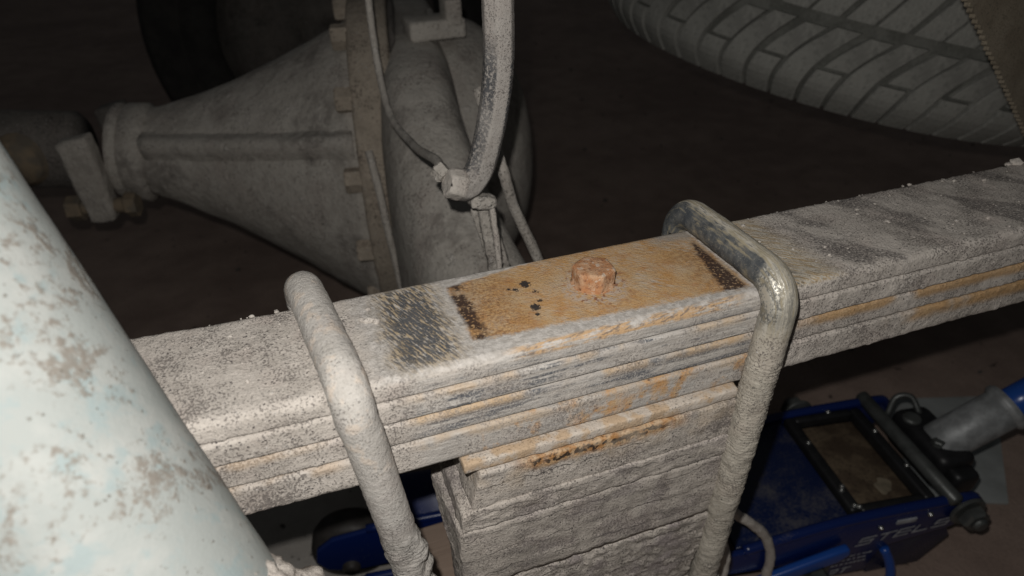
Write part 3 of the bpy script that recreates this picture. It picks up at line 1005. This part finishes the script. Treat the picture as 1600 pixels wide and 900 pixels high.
fit = obj('fitting', V, F, M['mud_fine'], hs)
V, F = cyl((-40, 150, 9), (-36, 144, 4), 6, 6, 6, 1)
obj('union_nut', V, F, M['mud_far'], fit, smooth=False)
# bracket strap and clip below the elbow
V, F = join(box((-13, 143, -16), (17, 12, 9), 2.5, rot=Matrix.Rotation(.25, 3, 'Y')), box((-8, 150, -50), (7, 6, 66), 1.5, rot=Matrix.Rotation(-.12, 3, 'Y')),
            box((-1, 162, -62), (15, 4, 70), 1.5, rot=Matrix.Rotation(-.24, 3, 'Y')))
V, F = densify(V, F, 3, lambda co, n_: fr(co, .25, 3) * .8)
obj('bracket', V, F, M['mud_far'], hs)
V, F = sweep(resample([(-8, 140, -14), (-6.5, 138, -34), (-5, 137, -56), (-2, 140, -120), (-2, 150, -190)], 2), 2.2, 12, lambda co, n_, s, a: fr(co, .3, 2) * .6)
obj('clip', V, F, M['mud'], hs)

def pipe(name, pts, r, mat, label, base, grp='thin metal pipes along the axle', amp=.25):
    V, F = sweep(resample(pts, 3), r, 14, lambda co, n_, s, a: fr(co, .2, 2) * amp)
    o = obj(name, V, F, mat, base=base)
    return tag(o, label, 'pipe', grp)
pipe('brake_pipe', [(-26, 420, 130), (-30, 415, 64), (-32, 400, 12), (-34, 350, -20), (-32, 260, -17), (-33, 180, 1), (-37, 144, 5)], 3.3, M['mud_far'],
     'thin curved brake pipe sagging down to the elbow fitting of the hose', (-37, 144, 5))
pipe('brake_pipe', [(14, 230, 30), (18, 210, -4), (21.5, 200, -24), (29, 200, -53), (48, 200, -101), (56, 200, -130), (58, 215, -180)], 4.3, M['mud_far'],
     'straight brake pipe slanting down right of the hose to the spring edge', (58, 215, -180))
pipe('brake_pipe', [(-52, 405, -70), (-50, 390, -100), (-47, 384, -155), (-43, 380, -211), (-38, 380, -300)], 4.0, M['mud_far'],
     'thin upright pipe beside the bolted flange of the carrier', (-38, 380, -300))

# ------------------------------------------------------------------ cables low on the right
cb = obj('cable', *sweep(resample([(120, 30, -228), (138, 25, -250), (154, 20, -270), (175, 17, -292), (193, 16, -318), (204, 14, -352), (206, 14, -400), (204, 14, -434)], 2), 4.2, 16, lambda co, n_, s, a: fr(co, .12, 3) * .8), M['mud_fine'], base=(204, 14, -434))
tag(cb, 'mud-coated cable arching out from behind the right u-bolt down to the floor', 'cable')
cb = obj('cable', *sweep(resample([(100, 5, -215), (112, 0, -238), (122, -6, -262), (126, -10, -300), (124, -10, -434)], 2), 4.2, 16, lambda co, n_, s, a: fr(co, .12, 3) * .8), M['mud_fine'], base=(124, -10, -434))
tag(cb, 'short mud-coated cable stub at the foot of the right u-bolt', 'cable')

# ------------------------------------------------------------------ spare wheel slung flat behind the axle
TC = Vector((695, 605, -100)); TA, TB = .17, -.08
nrm = Vector((math.sin(TA), math.sin(TB), 1)).normalized()
tu = Vector((0, 1, 0)).cross(nrm).normalized(); tv = nrm.cross(tu)
def mat_tread():
    k = NT('dusty_tyre_rubber')
    a = k.noise(36, 4, .6); b = k.noise(3.5, 3, .65)
    col = k.mix(k.ramp(k.add(k.mul(a, .6), k.mul(b, .4)), .36, .64), (.215, .212, .192), (.30, .296, .268))
    col = k.mix(k.mul(k.ramp(k.noise(9, 3), .56, .68), .5), col, (.14, .14, .127))
    return k.finish(col, .9, k.add(a, k.mul(b, .8)), 1.2)
M['tread'] = mat_tread()
M['tread_low'] = mat_rubber('tread_groove_rubber', (.10, .10, .088), (.165, .165, .147))
sw = empty('spare_wheel', tuple(TC), 'dusty spare wheel with chunky tread slung flat behind the axle', 'wheel')
def rad_at(z):
    """tread surface radius at height z (0..222) of the lying tyre"""
    m = min(z, 222 - z)
    if m < 40: return 340 + 27 * math.sin(max(0, m) / 40 * PI / 2)
    return 367 + 4 * math.sin((m - 40) / 71 * PI / 2)
def tpt(th, z, r): return TC + (tu * math.cos(th) + tv * math.sin(th)) * r + nrm * z
GD = 6.5
prof = [(212, 40), (222, 26), (262, 4), (300, -1), (325, 1), (338, 4)]
prof += [(rad_at(z) - GD, z) for z in range(6, 218, 9)]
prof += [(338, 218), (325, 221), (300, 223), (262, 218), (222, 196), (212, 182)]
V = []
sg = 144
for (r, z) in prof:
    for j in range(sg):
        V.append(tuple(tpt(2 * PI * j / sg, z, r)))
F = grid_faces(len(prof), sg, wrap_v=True)
F += [((len(prof) - 1) * sg + j, (len(prof) - 1) * sg + (j + 1) % sg, (j + 1) % sg, j) for j in range(sg)]
tyre = obj('tyre', *tri_normals(V, F), M['tread_low'], sw)
V = []
for (r, z) in ((211, 44), (211, 178), (200, 180), (190, 120), (70, 118), (60, 100), (5, 100), (5, 90), (185, 96), (200, 42)):
    for j in range(sg): V.append(tuple(tpt(2 * PI * j / sg, z, r)))
F = grid_faces(10, sg, wrap_v=True)
obj('rim', *tri_normals(V, F), M['mud_dark'], sw)

NP = 68
PITCH_A = 2 * PI / NP
def lug(z0, z1, slant, curve, fill, sub=(0., 1.), shift=0., nv=9, flip=False):
    """one tread block: a curved slab standing proud of the groove floor, centred on th = 0"""
    V = []
    for i in range(nv):
        t = sub[0] + (sub[1] - sub[0]) * i / (nv - 1)
        z = z0 + (z1 - z0) * t
        c = PITCH_A * (slant * (t - .5) + curve * math.sin(t * PI) + shift)
        w = PITCH_A * fill * .5 * (1 - .12 * t ** 4)
        if flip: z = 222 - z
        R = rad_at(z)
        e = .0028
        for (a, r) in ((c - w - e, R - GD - 1), (c - w, R - .9), (c - w + e, R), (c, R + .3), (c + w - e, R), (c + w, R - .9), (c + w + e, R - GD - 1)):
            V.append(tuple(tpt(a, z, r)))
    F = grid_faces(nv, 7)
    F.append(tuple(range(7))[::-1]); F.append(tuple((nv - 1) * 7 + j for j in range(7)))
    return tri_normals(V, F)
Rn = nrm
def place_row(kinds, phase):
    protos = [None] * len(kinds)
    for i in range(NP):
        kx = i % len(kinds)
        if kinds[kx] is None: continue
        th = i * PITCH_A + phase
        if protos[kx] is None:
            V, F = kinds[kx]
            q = obj('tread_block', V, F, M['tread'], tyre, smooth=False)
            protos[kx] = q
        else:
            q = protos[kx].copy(); COL.objects.link(q)
        q.rotation_mode = 'QUATERNION'
        q.rotation_quaternion = Matrix.Rotation(th, 3, nrm).to_quaternion()
SH = (2, 89, 1.25, -.40)
place_row([lug(*SH, .86, nv=11), lug(*SH, .84, (0., .50), nv=7)], 0.0)
place_row([None, lug(*SH, .80, (.545, .97), .10, 6)], 0.0)
place_row([lug(99, 154, .9, .0, .88, nv=6), lug(99, 151, .9, .0, .84, shift=.04, nv=6)], .018)
place_row([lug(3, 62, -1.1, .3, .88, nv=6, flip=True)], .03)

# ------------------------------------------------------------------ mud flap in the top right corner
def mat_flap():
    k = NT('fibrous_flap')
    a = k.noise(1.3, 3, .7); b = k.noise(24, 3)
    col = k.mix(k.ramp(b, .35, .65), (.16, .132, .095), (.21, .178, .132))
    col = k.mix(k.mul(k.ramp(a, .5, .66), .6), col, (.045, .04, .032))
    col = k.mix(k.mul(k.ramp(k.noise(1.0, 2, co=k.add3(k.co, (8., 1., 2.))), .68, .74), .5), col, (.24, .21, .16))
    return k.finish(col, .95, a, .6)
M['flap'] = mat_flap()
A = Vector((292, 112, 105)); B = Vector((470, 124, -43))
ed = (B - A); L = ed.length; ed.normalize()
outv = (Vector((300, 60, 170)) - ed * Vector((300, 60, 170)).dot(ed)).normalized()
nf = ed.cross(outv).normalized()
V = []; n = 150
for i in range(n + 1):
    s = L * i / n
    tooth = 1.5 * (1 if (i % 4) < 2 else 0) + fr((s, 0, 0), .05, 2) * 1.2
    for (w, t) in ((tooth, 0), (tooth, 4), (40, 4), (260, 4), (260, 0), (40, 0)):
        V.append(tuple(A + ed * s + outv * w + nf * t))
F = grid_faces(n + 1, 6, wrap_v=True)
F.append(tuple(range(6))); F.append(tuple(n * 6 + j for j in range(6))[::-1])
o = obj('mud_flap', *tri_normals(V, F), M['flap'], smooth=False, base=tuple(B))
tag(o, 'brown fibrous sheet with toothed edge cutting across the tread in the top right corner', 'mud flap')

# ------------------------------------------------------------------ trolley jack on the floor
def mat_blue(name, dust, c=(.004, .014, .085)):
    k = NT(name)
    a = k.noise(30, 4, .6); b = k.noise(2.5, 3, .6)
    d = k.mul(k.ramp(k.add(k.mul(a, .65), k.mul(b, .35)), .62 - dust * .35, .78 - dust * .2), min(1, .35 + dust * .6))
    col = k.mix(d, c, (.075, .07, .07))
    return k.finish(col, k.fmix(d, .26, .85), k.add(k.mul(a, .3), k.mul(k.mul(b, d), .6)), .5, spec=.5)
def mat_plain(name, c, rough, metal=0.0, var=.35, per=12, dist=.4):
    k = NT(name)
    a = k.noise(per, 4, .6)
    col = k.mix(k.ramp(a, .35, .65), c, tuple(x * (1 - var) for x in c))
    return k.finish(col, k.fmix(a, rough * .85, min(1, rough * 1.15)), a, dist, metal=metal, spec=.4)
M['blue'] = mat_blue('blue_jack_paint', .15)
M['blue_dusty'] = mat_blue('dusty_blue_jack_paint', .5, (.004, .010, .045))
M['blue_bright'] = mat_blue('bright_blue_jack_paint', .05, (.012, .06, .27))
M['black'] = mat_plain('black_painted_steel', (.014, .014, .015), .45)
M['grey_steel'] = mat_plain('grey_steel', (.30, .31, .31), .5, .2)
M['rod'] = mat_plain('dull_grey_steel', (.10, .105, .10), .4, .4)
M['zinc'] = mat_plain('zinc_steel', (.42, .42, .40), .28, .9)
M['wheel_iron'] = mat_plain('worn_wheel_iron', (.045, .040, .036), .55, .2)
M['print'] = mat_plain('silver_print', (.38, .39, .41), .5)
def mat_tray():
    k = NT('oily_rust_tray')
    a = k.noise(22, 4, .6); b = k.noise(3, 3)
    col = k.mix(k.ramp(a, .38, .62), (.060, .042, .028), (.115, .085, .055))
    col = k.mix(k.mul(k.ramp(b, .5, .65), .5), col, (.03, .022, .016))
    return k.finish(col, .6, k.add(a, b), .5)
M['tray'] = mat_tray()

jk = empty('trolley_jack', (130, 70, FZ), 'blue trolley jack with silver lettering standing on the floor under the spring', 'jack')
YN, YF = 37.0, 173.0
# rear side plates (outline in x,z) with a rolled top edge
plate = [(104, -374), (104, -352), (190, -346), (285, -327), (400, -322), (418, -326), (427, -338), (422, -352), (404, -362), (338, -376), (330, -412), (264, -412), (254, -380)]
for (y0, y1) in ((YN - 3, YN + 3), (YF - 3, YF + 3)):
    V, F = prism(plate, 'y', y0, y1, 1.4)
    sp_ = obj('side_plate', V, F, M['blue'], jk)
    ym = (y0 + y1) / 2
    V, F = sweep(resample([(190, ym, -345.5), (285, ym, -327), (400, ym, -322), (418, ym, -326.5), (427, ym, -339)], 5), 5.0, 14)
    obj('rolled_edge', V, F, M['blue'], sp_)
# front arms carrying the nose wheels; the upper half leans in along a fold
for (y0, sg_) in ((130, 1), (78, -1)):
    V, F = prism([(-196, -400), (-204, -386), (-200, -368), (-184, -355), (-150, -349), (30, -340), (160, -346), (160, -372), (20, -392), (-170, -408)], 'y', y0 - 3, y0 + 3, 2.2)
    fa = obj('front_arm', V, F, M['blue'], jk)
    V, F = sweep(resample([(-150, y0 + sg_, -350), (-60, y0 + sg_, -345.5), (30, y0 + sg_, -341), (150, y0 + sg_, -346)], 8), 4.5, 14)
    obj('fold', V, F, M['blue'], fa)
    V, F = prism([(y0 - 1, -347), (y0 + 4, -347), (y0 + 40, -322), (y0 + 35, -322)] if sg_ > 0 else [(y0 + 1, -347), (y0 - 4, -347), (y0 - 40, -322), (y0 - 35, -322)], 'x', -118, 60, 1.2)
    obj('leaning_web', V, F, M['blue'], fa)
    yy = y0 + sg_ * 26
    prof = [(5, yy - 17), (31, yy - 17), (37, yy - 14), (40, yy - 8), (40, yy + 8), (37, yy + 14), (31, yy + 17), (5, yy + 17)]
    V, F = lathe_y(prof, -172, FZ + 41, 44)
    w = obj('front_wheel', V, F, M['wheel_iron'], jk)
    V, F = cyl((-172, yy - 34, FZ + 41), (-172, yy + 20, FZ + 41), 9, 9, 18, 2)
    obj('axle_pin', V, F, M['wheel_iron'], w)
# cover sheet between the plates, left of the tray
V, F = prism([(186, -349), (292, -327), (292, -331), (186, -354)], 'y', YN + 5, YF - 5, 1.2)
obj('cover_plate', V, F, M['blue_dusty'], jk)
# parts tray: rim and sunk floor
tx0, tx1, ty0, ty1 = 304, 372, 50, 160
V, F = box(((tx0 + tx1) / 2, (ty0 + ty1) / 2, -336), (tx1 - tx0 - 2, ty1 - ty0 - 2, 4), 1)
tr = obj('tray', V, F, M['tray'], jk)
V, F = join(box((tx0 - 4, 105, -329), (11, 124, 14), 3), box((tx1 + 4, 105, -329), (11, 124, 14), 3), box((338, ty0 - 4, -329.5), (66, 9, 13), 3), box((338, ty1 + 4, -329.5), (66, 9, 13), 3))
obj('tray_rim', V, F, M['black'], tr)
V = []; n = 26
for j in range(n):
    a = 2 * PI * j / n
    r = 10 * (1 + .25 * math.sin(2 * a + .5) + .12 * math.sin(5 * a))
    V.append((350 + r * .8 * math.cos(a), 72 + r * math.sin(a), -333.4))
V.append((350, 72, -332.4))
F = [(j, (j + 1) % n, n) for j in range(n)]
obj('grease_smear', V, F, mat_plain('grease', (.20, .165, .115), .6), tr)
# cross rod
V, F = cyl((391, YN - 6, -318), (391, YF + 6, -318), 7, 7, 20, 1.5)
obj('cross_rod', V, F, M['rod'], jk)
# pump head and handle socket
V, F = join(box((424, 108, -330), (38, 78, 40), 8), box((428, 66, -334), (26, 20, 26), 6))
pump = obj('pump_head', V, F, M['black'], jk)
obj('screw', *cyl((414, 92, -311), (414, 92, -304), 6, 6, 6, 1), M['rod'], pump, smooth=False)
obj('valve_cap', *cyl((412, 128, -311), (412, 128, -306), 9, 9, 24, 1.5), M['rod'], pump, smooth=False)
V, F = sweep(resample([(404, 150, -322), (412, 156, -304), (424, 150, -300), (428, 136, -312)], 3), 3, 12)
obj('release_lever', V, F, M['rod'], pump)
sk0, sk1 = Vector((424, 101, -322)), Vector((482, 98, -276))
V, F = cyl(sk0, sk1, 21, 21, 40, 2)
sock = obj('handle_socket', V, F, M['grey_steel'], jk)
ax = (sk1 - sk0).normalized()
V, F = cyl(sk1 - ax * 7, sk1 + ax * 2, 24.5, 24.5, 40, 2.5)
obj('socket_collar', V, F, M['grey_steel'], sock)
V, F = cyl(sk1 + ax * 1, sk1 + ax * 30, 16, 16, 36, 2)
obj('handle', V, F, M['blue_bright'], sock)
V, F = cyl(sk1 + ax * 29, sk1 + ax * 420, 19, 19, 36, 3)
obj('handle_grip', V, F, M['black'], sock)
def nut_y(x, y, z, sgn, r, name='axle_nut'):
    V, F = join(cyl((x, y, z), (x, y + sgn * 4, z), r * 1.3, r * 1.3, 28, 1), cyl((x, y + sgn * 4, z), (x, y + sgn * 16, z), r, r, 6, 2.5), cyl((x, y + sgn * 16, z), (x, y + sgn * 21, z), r * .55, r * .5, 18, 2))
    obj(name, V, F, M['rod'], jk, smooth=False)
nut_y(410, YN - 4, -336, -1, 13)
nut_y(318, YF + 4, -330, 1, 13)
nut_y(270, YN - 4, -394, -1, 11)
for yy in (YF + 16, YN + 22):
    V, F = cyl((400, yy - 10, FZ + 30), (400, yy + 10, FZ + 30), 30, 30, 36, 4)
    obj('castor', V, F, M['wheel_iron'], jk)
# pedal lever along the near side, strut and lower skirt
V, F = prism([(150, -414), (146, -402), (276, -356), (290, -352), (294, -362), (284, -372)], 'y', YN - 14, YN - 6, 2.5)
obj('pedal', V, F, M['blue_bright'], jk)
V, F = sweep(resample([(340, YN - 3, -378), (348, YN - 8, -394), (354, YN - 12, -414), (356, YN - 13, -434)], 4), 4.5, 16)
obj('strut', V, F, M['blue_bright'], jk)
V, F = prism([(336, -368), (404, -360), (424, -392), (404, -432), (344, -434)], 'y', YN + 6, YN + 10, 1)
obj('skirt', V, F, M['blue_dusty'], jk)
# lifting arm and saddle under the axle block
V, F = prism([(170, -352), (150, -326), (0, -292), (-44, -290), (-46, -318), (0, -332)], 'y', 82, 124, 4)
arm = obj('lift_arm', V, F, M['blue'], jk)
V, F = cyl((-20, 100, -292), (-20, 100, -281), 34, 38, 40, 3)
obj('saddle', V, F, M['wheel_iron'], arm)
# bright screw heads
sv, sf = cyl((0, 0, 0), (0, 0, 3.0), 3.2, 2.4, 14, 1.2)
s0 = None
for (x, y, z) in ((300, 128, -322), (298, 66, -322), (301, 70, -322), (376, 130, -322), (378, 82, -322), (300, 48, -323), (304, 46, -323), (345, 166, -323)):
    if s0 is None:
        s0 = obj('screw_head', [(a + x, b + y, c + z) for a, b, c in sv], sf, M['zinc'], jk, base=(x, y, z))
    else:
        q = s0.copy(); COL.objects.link(q); q.location = Vector((x, y, z)) * MM - wloc(jk)
for x, z in ((324, -342), (372, -334)):
    V, F = cyl((x, YN - 2, z), (x, YN - 6, z), 3.0, 2.4, 12, 1)
    obj('rivet', V, F, M['zinc'], jk)

# printing on the near side plate, flat in the plane of the plate
def stroke(pts, w):
    """a flat lettering stroke as quads in (u,v)"""
    V, F = [], []
    for i in range(len(pts) - 1):
        a = Vector(pts[i]); b = Vector(pts[i + 1]); d = (b - a).normalized(); n_ = Vector((-d.y, d.x)) * w / 2
        o_ = len(V)
        V += [a + n_ - d * w * .3, b + n_ + d * w * .3, b - n_ + d * w * .3, a - n_ - d * w * .3]
        F.append((o_, o_ + 1, o_ + 2, o_ + 3))
    return V, F
GL = {'S': [[(1, 1), (0, 1), (0, .52), (1, .52), (1, 0), (0, 0)]], 'T': [[(0, 1), (1.1, 1)], [(.5, 1), (.5, 0)]],
      'E': [[(1, 1), (0, 1)], [(0, .5), (1, .5)], [(1, 0), (0, 0)], [(0, 1), (0, 0)]], 'L': [[(0, 1), (0, 0), (1, 0)]],
      '3': [[(0, 1), (1, 1), (1, 0), (0, 0)], [(.25, .5), (1, .5)]]}
def lettering(text, x, z, wdt, hgt, adv, w, slope, name='lettering'):
    zz = 0
    VV, FF = [], []
    for i, ch in enumerate(text):
        for st_ in GL[ch]:
            v, f = stroke([(p[0] * wdt + p[1] * hgt * .45, p[1] * hgt) for p in st_], w)
            for fc in f:
                zz += 1
                o_ = len(VV)
                VV += [(x + i * adv + v[k_].x, YN - 3.3 - .02 * zz, z + slope * (i * adv + v[k_].x) + v[k_].y) for k_ in fc]
                FF.append((o_, o_ + 1, o_ + 2, o_ + 3))
    return obj(name, VV, FF, M['print'], jk, smooth=False)
lettering('STELS', 306, -366, 14, 9.5, 19, 2.2, .12)
lettering('3T', 288, -410, 8, 7.5, 12, 1.8, .08)
V, F = box((349, YN - 3.7, -338), (20, 1.4, 5.5), .3)
obj('badge', V, F, M['print'], jk)
# the small lines of print are too blurred to read: rows of short dashes
rng = random.Random(3)
VV, FF = [], []
for row, (x0, x1, z) in enumerate(((288, 324, -384), (284, 322, -390), (280, 324, -396.5))):
    x = x0
    while x < x1:
        w = rng.uniform(1.4, 4.2)
        o_ = len(VV); zz = z + (x - x0) * .08
        VV += [(x, YN - 3.4, zz), (x + w, YN - 3.4, zz + w * .08), (x + w + .9, YN - 3.4, zz + 2.2 + w * .08), (x + .9, YN - 3.4, zz + 2.2)]
        FF.append((o_, o_ + 1, o_ + 2, o_ + 3))
        x += w + rng.choice((.7, .8, 1.0, 2.4))
obj('lettering', VV, FF, M['print'], jk, smooth=False)
jk.rotation_euler = (0, 0, math.radians(-9.5))

# ------------------------------------------------------------------ things lying on the floor
k = NT('grey_card')
M['card'] = k.finish(k.mix(k.ramp(k.noise(40, 3), .3, .7), (.34, .355, .345), (.26, .27, .26)), .85, k.noise(30, 3), 1.0)
V, F = prism([(549, 211), (700, 160), (556, 22), (470, 60)], 'z', FZ + .5, FZ + 4, .6)
tag(obj('card_sheet', V, F, M['card'], smooth=False, base=(560, 120, FZ)), 'pale grey sheet of card lying on the floor under the jack handle', 'card sheet')
k = NT('dirty_wood')
M['wood'] = k.finish(k.mix(brush(k, 3, 60, 0, 3), (.20, .145, .11), (.30, .225, .175)), .9, brush(k, 1.2, 40, 0, 3), .5)
V, F = prism([(-112, 30), (30, 30), (30, 92), (-112, 92)], 'z', -280.5, -262, 1.5)
tag(obj('wooden_block', V, F, M['wood'], base=(-40, 60, -280.5)), 'brown wooden packing block on the jack saddle under the spacer plates', 'wooden block')

# grit and crumbs scattered on the floor
def crumbs(spots, seed):
    rg = random.Random(seed)
    VV, FF = [], []
    for (x, y, z, r) in spots:
        bm = bmesh.new()
        bmesh.ops.create_icosphere(bm, subdivisions=1, radius=1)
        q = Vector((rg.uniform(.6, 1.3), rg.uniform(.6, 1.3), rg.uniform(.4, .8))) * r
        an = rg.uniform(0, 6.28)
        off = Vector((rg.random() * 50, rg.random() * 50, 0))
        V = []
        for v in bm.verts:
            c = v.co * (1 + .35 * mn.noise(v.co * 1.3 + off))
            c = Vector((c.x * q.x, c.y * q.y, c.z * q.z))
            V.append((x + c.x * math.cos(an) - c.y * math.sin(an), y + c.x * math.sin(an) + c.y * math.cos(an), z + c.z))
        o_ = len(VV); VV += V
        bm.verts.index_update()
        FF += [tuple(v.index + o_ for v in f.verts) for f in bm.faces]
        bm.free()
    return VV, FF
rg = random.Random(11)
sp_ = []
for i in range(420):
    x = rg.uniform(-500, 2200); y = rg.uniform(150, 2400)
    r = 1.2 + 5.5 * rg.random() ** 4
    sp_.append((x, y, FZ + r * .3, r))
V, F = crumbs(sp_, 4)
tag(obj('floor_grit', V, F, M['mud_dark'], smooth=False, base=(600, 1000, FZ)), 'dark grit and crumbs scattered over the brown floor', 'grit', kind='stuff')
# crumbs of dry mud on the leaf spring
sp_ = []
for i in range(260):
    if rg.random() < .5: x = rg.uniform(-220, -128)
    else: x = rg.uniform(95, 340)
    edge = rg.random()
    y = rg.uniform(-33, 34) if edge < .6 else (rg.uniform(31, 35) if edge < .85 else rg.uniform(-35, -31))
    r = .45 + 1.5 * rg.random() ** 4
    sp_.append((x, y, (.2 if abs(y) < 31 else -.9), r))
sp_ += [(318, 33, .5, 4.2), (312, 34, .2, 2.6), (-108, 10, .2, 2.6), (-105, 8.5, .1, 2.0), (-111, 12, .2, 2.2), (-107, 20, .1, 1.6)]
V, F = crumbs(sp_, 9)
q = obj('mud_crumbs', V, F, M['mud_fine'], spring, smooth=False)
q["kind"] = "stuff"
